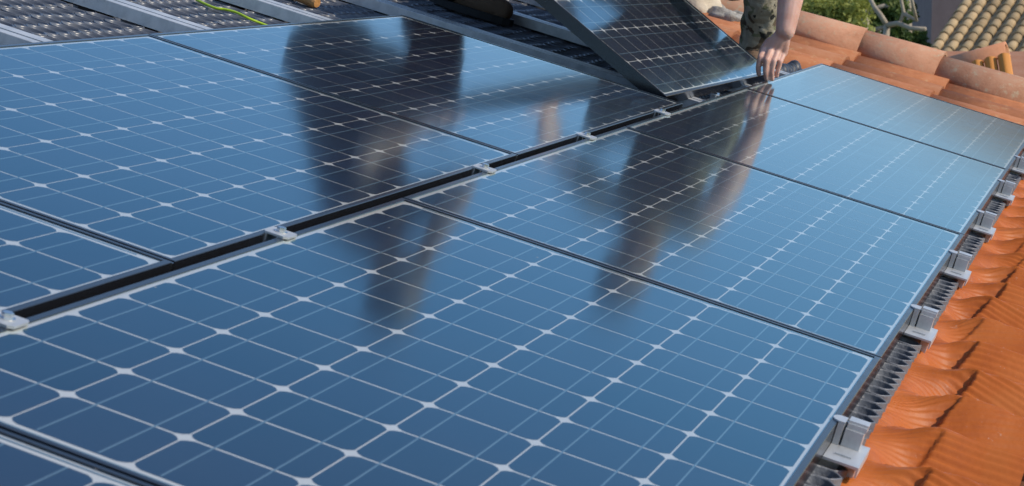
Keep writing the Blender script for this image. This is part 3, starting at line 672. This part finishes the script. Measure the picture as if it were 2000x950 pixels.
RF = {'index': (.0108, .0096, .0087, .0078), 'middle': (.0112, .0098, .0089, .0080), 'ring': (.0108, .0094, .0086, .0077), 'little': (.0098, .0085, .0077, .0070)}
for k, q in F.items():
    P_ = [dp(x, y, D0 + d_) for x, y, d_ in q]
    capsule_chain(bm, P_, RF[k], 12)
    capsule_chain(bm, [wri.lerp(P_[0], 0.12), wri.lerp(P_[0], 0.6), P_[0]], [0.020, 0.0165, 0.0130], 12)
tb = [dp(1517, 76, D0 + 0.0), dp(1500, 84, D0 + 0.045), dp(1489, 100, D0 + 0.075), dp(1486, 118, D0 + 0.080)]
capsule_chain(bm, tb, [0.017, 0.0135, 0.0115, 0.0095], 12)
hc = V((3.86, 0.31, 0.76)); hf, hu, hs = head(bm, hc, (-0.75, -0.15, -0.62))
nk = V((4.03, 0.33, 0.66)); capsule_chain(bm, [hc - hf * 0.03 - hu * 0.03, nk], [0.055, 0.06], 14)
pel = V((4.46, 0.37, 0.30))
capsule_chain(bm, [nk, nk.lerp(pel, 0.3), nk.lerp(pel, 0.7), pel], [0.075, 0.13, 0.12, 0.14], 16); capsule_chain(bm, [shR, shL], [0.062, 0.062], 14)
eL = V((3.80, 0.67, 0.44)); wL = V((3.58, 0.66, 0.295)); capsule_chain(bm, [shL, shL.lerp(eL, 0.5), eL, eL.lerp(wL, 0.4), wL], [0.056, 0.046, 0.040, 0.040, 0.027], 14)
hand(bm, wL, (-0.95, -0.05, -0.25), (0.1, -0.95, -0.38), (-0.1, -0.38, 0.92), 0.18)
aR, kR, hR = V((4.335, 0.185, -0.02)), V((4.13, 0.215, 0.37)), V((4.42, 0.27, 0.29))
aL, kL, hL = V((4.42, 0.62, -0.02)), V((4.18, 0.60, 0.38)), V((4.48, 0.47, 0.29))
for a_, k_, h_ in ((aR, kR, hR), (aL, kL, hL)): capsule_chain(bm, [a_, a_.lerp(k_, 0.6), k_, k_.lerp(h_, 0.5), h_], [0.038, 0.054, 0.055, 0.075, 0.09], 14)
fuse('body', bm, 0.0036, M_skin, p2, 2)
bm = bmesh.new()
for a_, k_, h_ in ((aR, kR, hR), (aL, kL, hL)): capsule_chain(bm, [a_ + V((0, 0, -.01)), a_.lerp(k_, 0.25), a_.lerp(k_, 0.6), k_, k_.lerp(h_, 0.5), h_], [0.056, 0.058, 0.068, 0.069, 0.092, 0.105], 16)
capsule_chain(bm, [pel, pel.lerp(nk, 0.12)], [0.158, 0.142], 16)
fuse('trousers', bm, 0.009, M_camo, p2, 2, 0.010, 16)
bm = bmesh.new()
capsule_chain(bm, [nk + V((0.03, 0, -.02)), nk.lerp(pel, 0.3), nk.lerp(pel, 0.7), pel.lerp(nk, 0.1)], [0.09, 0.148, 0.14, 0.15], 16); capsule_chain(bm, [shR, shL], [0.075, 0.075], 14)
capsule_chain(bm, [shR, shR.lerp(elb, 0.45)], [0.073, 0.064], 14); capsule_chain(bm, [shL, shL.lerp(eL, 0.5)], [0.073, 0.062], 14)
fuse('shirt', bm, 0.009, M_tan, p2, 2, 0.008, 14)
bm = bmesh.new(); ell(bm, hc + hu * 0.05 - hf * 0.022, (0.085, 0.10, 0.088), Matrix((hs, hf, hu)).transposed().to_4x4()); fuse('hair', bm, 0.008, M_hair, p2, 2, 0.006, 60)
boot(p2, (4.41, 0.20), (4.14, 0.15), ZH + 0.004); boot(p2, (4.49, 0.64), (4.22, 0.58), ZH + 0.004)

# worker in dark clothes: squats upslope of the tilted panel holding its raised edge
p1 = empty('person', ROOF @ Matrix.Translation((0.13, -0.06, 0)), 'person in dark clothes and brown boots crouching by the raised edge of the tilted panel', 'person')
bm = bmesh.new()
hc = V((3.17, 0.97, 0.93)); hf, hu, hs = head(bm, hc, (-0.35, -0.75, -0.55)); nk = V((3.24, 1.09, 0.83)); pel = V((3.33, 1.42, 0.34))
capsule_chain(bm, [hc - hf * 0.03 - hu * 0.03, nk], [0.055, 0.06], 14)
shR, shL = V((3.03, 1.14, 0.74)), V((3.42, 1.10, 0.76)); capsule_chain(bm, [shR, shL], [0.062, 0.062], 14)
capsule_chain(bm, [nk, nk.lerp(pel, 0.3), nk.lerp(pel, 0.7), pel], [0.075, 0.13, 0.12, 0.14], 16)
eR, wR = V((2.90, 1.09, 0.50)), V((2.98, 0.955, 0.375)); eL, wL = V((3.24, 0.86, 0.57)), V((3.10, 0.89, 0.79))
capsule_chain(bm, [shR, shR.lerp(eR, 0.5), eR, eR.lerp(wR, 0.4), wR], [0.056, 0.046, 0.040, 0.040, 0.027], 14)
capsule_chain(bm, [shL, shL.lerp(eL, 0.5), eL, eL.lerp(wL, 0.4), wL], [0.056, 0.046, 0.040, 0.040, 0.027], 14)
hand(bm, wR, (0.1, -0.75, -0.35), (1, 0.1, 0), (0, -0.42, 0.9), 0.75); hand(bm, wL, (-0.35, 0.15, 0.9), (-0.2, -0.95, 0.1), (-0.85, 0.25, -0.4), 0.45)
aR, kR, hR = V((3.30, 1.09, -0.01)), V((3.10, 0.98, 0.36)), V((3.24, 1.38, 0.33))
aL, kL, hL = V((3.62, 1.36, -0.01)), V((3.56, 1.10, 0.38)), V((3.42, 1.42, 0.33))
for a_, k_, h_ in ((aR, kR, hR), (aL, kL, hL)): capsule_chain(bm, [a_, a_.lerp(k_, 0.6), k_, k_.lerp(h_, 0.5), h_], [0.038, 0.054, 0.055, 0.075, 0.09], 14)
fuse('body', bm, 0.0048, M_skin, p1, 3)
bm = bmesh.new()
for a_, k_, h_ in ((aR, kR, hR), (aL, kL, hL)): capsule_chain(bm, [a_ + V((0, 0, .02)), a_.lerp(k_, 0.25), a_.lerp(k_, 0.6), k_, k_.lerp(h_, 0.5), h_], [0.056, 0.060, 0.070, 0.071, 0.094, 0.11], 16)
capsule_chain(bm, [pel, pel.lerp(nk, 0.12)], [0.16, 0.145], 16)
fuse('trousers', bm, 0.009, M_dark, p1, 2, 0.010, 16)
bm = bmesh.new()
capsule_chain(bm, [nk + V((0.0, 0.03, -.02)), nk.lerp(pel, 0.3), nk.lerp(pel, 0.7), pel.lerp(nk, 0.1)], [0.095, 0.155, 0.15, 0.155], 16); capsule_chain(bm, [shR, shL], [0.078, 0.078], 14)
capsule_chain(bm, [shR, shR.lerp(eR, 0.72)], [0.076, 0.060], 14); capsule_chain(bm, [shL, shL.lerp(eL, 0.72)], [0.076, 0.060], 14)
fuse('jacket', bm, 0.009, M_navy, p1, 2, 0.009, 14)
bm = bmesh.new(); ell(bm, hc + hu * 0.05 - hf * 0.022, (0.085, 0.10, 0.088), Matrix((hs, hf, hu)).transposed().to_4x4()); fuse('hair', bm, 0.008, M_hair, p1, 2, 0.006, 60)
boot(p1, (3.32, 1.155), (3.30, 0.865), ZH + 0.006, 0.12); boot(p1, (3.64, 1.42), (3.62, 1.14), ZH + 0.006, 0.12)

# ------------------------------------------------------------------ porch ridge beside the verge
pr_ = empty('porch_roof', Matrix.Identity(4), 'small orange ridge end of a lower roof beyond the verge tiles', 'roof')
r0, r1 = wp(1846, 116, 10.45), wp(1964, 86, 10.35)
ax = (r1 - r0); L = ax.length; ax.normalize(); side = ax.cross(V((0, 0, 1))).normalized(); upv = side.cross(ax)
MT = Matrix((side, ax, upv)).transposed().to_4x4()
def pm(v): return Matrix.Translation(v) @ MT
capm = cap_mesh(0.072, 0.078, L + 0.02, 0.012); capm.materials.clear(); M_newclay = mat('new_clay', (0.55, 0.24, 0.1), 0.75, 0, 0.3, lambda t, b: b_tile(t, b, (0.46, 0.18, 0.08), (0.55, 0.25, 0.13), (0.58, 0.32, 0.2), (0.5, 0.4, 0.3), 0.7)); capm.materials.append(M_newclay)
flip = Matrix.Rotation(math.pi, 4, 'Z')
ob('ridge_tile', capm, None, pr_).matrix_world = pm(r1 - upv * 0.06) @ flip
rib = MB(); 
for k in range(7):
    a = math.pi * k / 6
rp = [(-0.5 * 0.052 + 0.052 * k / 8, 0.016 * math.sin(math.pi * k / 8)) for k in range(9)]
rb = MB().prism([(-0.029, 0.0)] + [(x, 0.02 + z) for x, z in rp] + [(0.029, 0.0)], -0.16, 0.0).mesh('closure_tile')
M_orange = mat('orange_clay', (0.62, 0.24, 0.04), 0.7); rb.materials.append(M_orange)
for k in range(5):
    o = bpy.data.objects.new('closure_tile', rb); COL.objects.link(o); o.parent = pr_
    o.matrix_world = pm(r1 - ax * (0.01 + 0.062 * k) + side * 0.085 - upv * 0.055) @ Matrix.Rotation(R(90), 4, 'Z') @ Matrix.Rotation(R(58), 4, 'X')
pb = r0.lerp(r1, 0.3)
ob('roof_slab', MB().box(-0.9, 0.9, -0.9, 0.9, -0.10, 0.0), M_newclay, pr_).matrix_world = Matrix.Translation((pb.x + 1.0, pb.y - 0.3, pb.z - 0.20)) @ Matrix.Rotation(R(-9), 4, 'Y')
ob('post', MB().box(-0.15, 0.15, -0.15, 0.15, 0, pb.z - 0.2), M_render, pr_).matrix_world = Matrix.Translation((pb.x + 1.0, pb.y - 0.3, 0))

# ------------------------------------------------------------------ neighbour house with lichened tiles
nh = empty('neighbour_house', Matrix.Identity(4), 'neighbouring house with yellowed lichen covered tile roof', 'house')
c0 = wp(1812, 100, 34.0)                                         # lower left corner of the roof
vdir = (wp(1900, 60, 34) - wp(1900, 60, 20)).normalized(); vh = V((vdir.x, vdir.y, 0)).normalized()
sl = (Matrix.Rotation(R(-12.5), 3, 'Z') @ vh); rt = V((sl.y, -sl.x, 0))
pn = 17.5; upd = (sl * math.cos(R(pn)) + V((0, 0, math.sin(R(pn))))).normalized(); nr = rt.cross(upd)
NM = Matrix((rt, upd, nr)).transposed().to_4x4()
def nat(a, b, c): return Matrix.Translation(c0 + rt * a + upd * b + nr * c) @ NM
ot = MB(); vs = []; fs = []; sg = 7
for y, r in ((0, 0.088), (0.40, 0.076)):
    for q in (r, r - 0.014):
        for k in range(sg + 1):
            a = math.pi * k / sg; vs.append((-q * math.cos(a), y, q * math.sin(a)))
n_ = sg + 1
for k in range(sg): fs += [(k, k + 1, 2 * n_ + k + 1, 2 * n_ + k), (n_ + k, 3 * n_ + k, 3 * n_ + k + 1, n_ + k + 1), (k, n_ + k, n_ + k + 1, k + 1), (2 * n_ + k, 2 * n_ + k + 1, 3 * n_ + k + 1, 3 * n_ + k)]
fs += [(0, 2 * n_, 3 * n_, n_), (sg, n_ + sg, 3 * n_ + sg, 2 * n_ + sg)]
otm = ot.add(vs, fs).mesh('cover_tile'); otm.materials.append(M_oldtile)
for p in otm.polygons: p.use_smooth = abs(p.normal.y) < 0.5
for i in range(13):
    for j in range(22):
        o = bpy.data.objects.new('cover_tile', otm); COL.objects.link(o); o.parent = nh
        o.matrix_world = nat(0.1 + i * 0.225 + random.uniform(-.004, .004), j * 0.33 - 1.0 + random.uniform(-.004, .004), 0.0 + random.uniform(0, .004)) @ Matrix.Rotation(R(random.uniform(-2, 2)), 4, 'Z') @ Matrix.Rotation(R(-2.0), 4, 'X')
ob('roof', MB().box(0.02, 9.0, -1.2, 8, -0.14, -0.01), M_oldtile, nh).matrix_world = nat(0, 0, 0)
wz = c0.z - 0.35
wc = c0 + sl * 0.5
WM = Matrix((rt, sl, V((0, 0, 1)))).transposed().to_4x4()
ob('wall', MB().box(0.15, 8.8, 0, 6.5, 0, wz), M_render, nh).matrix_world = Matrix.Translation((wc.x, wc.y, 0)) @ WM
# tall mauve house behind it
mh = empty('mauve_house', Matrix.Identity(4), 'mauve grey rendered wall of a taller house behind the lichened roof', 'house')
m0 = wp(1819, 60, 43.0); mdir = (Matrix.Rotation(R(8), 3, 'Z') @ vh); mr_ = V((mdir.y, -mdir.x, 0)); MM = Matrix((mr_, mdir, V((0, 0, 1)))).transposed().to_4x4()
mm = Matrix.Translation((m0.x, m0.y, 0)) @ MM
ob('wall', MB().box(0, 7, 0, 6, 0, 6.2), M_mauve, mh).matrix_world = mm
ob('roof', MB().add([(-.4, -.4, 6.203), (7.4, -.4, 6.203), (7.4, 6.4, 6.203), (-.4, 6.4, 6.203), (-.4, 3, 7.4), (7.4, 3, 7.4)], [(0, 1, 5, 4), (2, 3, 4, 5), (0, 4, 3), (1, 2, 5), (0, 3, 2, 1)]), M_oldtile, mh).matrix_world = mm
for q in (1.2, 4.2):
    f_ = ob('window', MB().box(q, q + 1.2, -0.05, 0.02, 4.2, 5.5), M_white, mh); f_.matrix_world = mm
    ob('pane', MB().box(q + .08, q + 1.12, -0.06, -0.05, 4.28, 5.42), M_pane, f_)
# far white house
fh = empty('white_house', Matrix.Identity(4), 'far white house showing pale above the hedge and trees', 'house')
f0 = wp(1612, 10, 95.0); fm = Matrix.Translation((f0.x, f0.y, 0)) @ MM
ob('wall', MB().box(0, 7, 0, 8, 0, 4.4), M_white, fh).matrix_world = fm
ob('roof', MB().add([(-.5, -.5, 4.403), (7.5, -.5, 4.403), (7.5, 8.5, 4.403), (-.5, 8.5, 4.403), (-.5, 4, 6.2), (7.5, 4, 6.2)], [(0, 1, 5, 4), (2, 3, 4, 5), (0, 4, 3), (1, 2, 5), (0, 3, 2, 1)]), M_tile, fh).matrix_world = fm
for q in (1.0, 4.2):
    f_ = ob('window', MB().box(q, q + 1.3, -0.06, 0.02, 1.4, 3.2), M_mauve, fh); f_.matrix_world = fm
    ob('pane', MB().box(q + .1, q + 1.2, -0.08, -0.06, 1.5, 3.1), M_pane, f_)
# ------------------------------------------------------------------ hedge and trees
def leaves(n, fn, size, rnd):
    mb = MB()
    for _ in range(n):
        c, nrm = fn(rnd); s = size * rnd.uniform(0.6, 1.4)
        d = V((rnd.gauss(0, 1), rnd.gauss(0, 1), rnd.gauss(0, 1))) * 0.7 + nrm; d.normalize()
        a = d.orthogonal().normalized(); a = Matrix.Rotation(rnd.uniform(0, 6.28), 3, d) @ a; b = d.cross(a)
        mb.add([c - a * s, c - b * s * 0.45 + d * s * .1, c + a * s, c + b * s * 0.45 + d * s * .1], [(0, 1, 2, 3)])
    me = bpy.data.meshes.new('leaves'); me.from_pydata(mb.v, [], mb.f); me.update(); return me
rnd = random.Random(3)
hx = wp(1676, 8, 26.0); ztop = hx.z
hd_ = (Matrix.Rotation(R(84), 3, 'Z') @ vh)                     # hedge runs to the left of the picture
hn = V((hd_.y, -hd_.x, 0)); hn = hn if hn.dot(vh) < 0 else -hn
def hfn(r):
    k = r.random(); l = r.random() ** 1.3 * 5.0; 
    if k < 0.6: return V((hx.x, hx.y, 0)) + hd_ * l + V((0, 0, ztop * (1 - r.random() ** 1.6 * 0.75))) + hn * r.gauss(0, 0.05), hn
    if k < 0.9: return V((hx.x, hx.y, ztop + r.gauss(0, 0.035))) + hd_ * l - hn * r.random() * 0.9, V((0, 0, 1))
    return V((hx.x, hx.y, ztop * r.random())) - hn * r.random() * 0.9 + hd_ * r.gauss(0, .04), -hd_
hg = empty('hedge', Matrix.Identity(4), 'tall clipped yellow green hedge beyond the verge tiles', 'hedge')
lm = leaves(26000, hfn, 0.035, rnd); lm.materials.append(M_hedge); ob('foliage', lm, None, hg)
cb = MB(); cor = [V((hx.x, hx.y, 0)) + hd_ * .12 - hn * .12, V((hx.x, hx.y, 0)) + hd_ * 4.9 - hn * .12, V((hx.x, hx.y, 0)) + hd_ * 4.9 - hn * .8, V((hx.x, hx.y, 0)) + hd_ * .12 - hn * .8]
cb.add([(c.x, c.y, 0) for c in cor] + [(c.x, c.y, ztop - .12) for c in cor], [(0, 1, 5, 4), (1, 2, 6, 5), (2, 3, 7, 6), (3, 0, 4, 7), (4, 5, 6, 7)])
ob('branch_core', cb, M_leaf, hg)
def tree(px, dist, hgt, crown, nleaf, label, name='garden_tree', m=M_leaf, seed=1, low=0.25, lsize=0.06, bark=M_bark):
    r = random.Random(seed); b = wp(px, 40, dist); base = V((b.x, b.y, 0))
    t = empty(name, Matrix.Translation(base), label, 'tree')
    trunk = MB(); top = V((r.gauss(0, .2), r.gauss(0, .2), hgt * 0.75)); trunk.tube([(0, 0, 0), top * 0.3 + V((.05, .03, 0)), top * 0.65, top], [0.13, 0.10, 0.07, 0.03], 8)
    ends = []
    for k in range(16):
        s = top * r.uniform(low, 0.95); a = r.uniform(0, 6.28); q = r.uniform(.5, 1) * crown
        e = s + V((math.cos(a) * q, math.sin(a) * q, r.uniform(-.1, .6) * crown)); mid = s.lerp(e, .5) + V((0, 0, .12 * crown))
        trunk.tube([s, mid, e], [0.045, 0.03, 0.012], 6); ends.append((e, mid))
    ob('trunk', trunk, bark, t, smooth=True)
    cl = []
    for e, mid in ends:
        for k in range(3): cl.append((mid.lerp(e, r.random() * 1.1) + V((r.gauss(0, .2), r.gauss(0, .2), r.gauss(0, .15))) * crown * .5, r.uniform(.14, .34) * crown))
    def fn(rr):
        c, s = rr.choice(cl); d = V((rr.gauss(0, 1), rr.gauss(0, 1), rr.gauss(0, 1))).normalized(); return c + d * s * rr.random() ** .4, d
    me = leaves(nleaf, fn, lsize, r); me.materials.append(m); ob('crown', me, None, t); return t
tree(1703, 30, 4.2, 0.55, 9000, 'olive green garden tree next to the clipped hedge', seed=4, low=.5, lsize=.04)
tree(1782, 36, 4.0, 0.42, 9000, 'dark green garden tree in front of the mauve house', seed=9, low=.4, lsize=.045)
tree(1748, 40, 5.2, 0.75, 9000, 'bushy green tree standing between the two smaller garden trees', seed=12, low=.25, lsize=.055)
tree(1700, 60, 7.0, 2.6, 9000, 'distant tree in front of the far white house', seed=15, low=.1, lsize=.11)
tree(1590, 55, 6.5, 2.4, 7000, 'distant tree rising behind the clipped hedge', seed=18, low=.1, lsize=.11)
# pale pruned limbs crossing in front of the greenery
pt = empty('pruned_tree', Matrix.Translation((wp(1728, 60, 24).x, wp(1728, 60, 24).y, 0)), 'bare pruned tree with pale thick limbs beside the hedge', 'tree')
o_ = V(pt.matrix_world.translation)
def wpt(x, y, d): return wp(x, y, d) - o_
tm = MB()
tm.tube([V((0, 0, 0)), wpt(1728, 110, 24), wpt(1732, 48, 24)], [0.062, 0.046, 0.034], 10)
tm.tube([wpt(1732, 50, 24), wpt(1720, 30, 24), wpt(1708, 15, 24.1), wpt(1690, -20, 24.2)], [0.031, 0.028, 0.025, 0.019], 8)
tm.tube([wpt(1732, 50, 24), wpt(1755, 46, 23.8), wpt(1780, 56, 23.6), wpt(1808, 57, 23.5)], [0.031, 0.028, 0.025, 0.022], 8)
tm.tube([wpt(1758, 46, 23.8), wpt(1765, 25, 23.8), wpt(1758, -10, 23.7)], [0.022, 0.020, 0.016], 8)
tm.tube([wpt(1765, 27, 23.8), wpt(1790, 40, 23.7), wpt(1782, 5, 23.6), wpt(1775, -25, 23.5)], [0.022, 0.020, 0.017, 0.014], 8)
ob('trunk', tm, M_bark, pt, smooth=True)
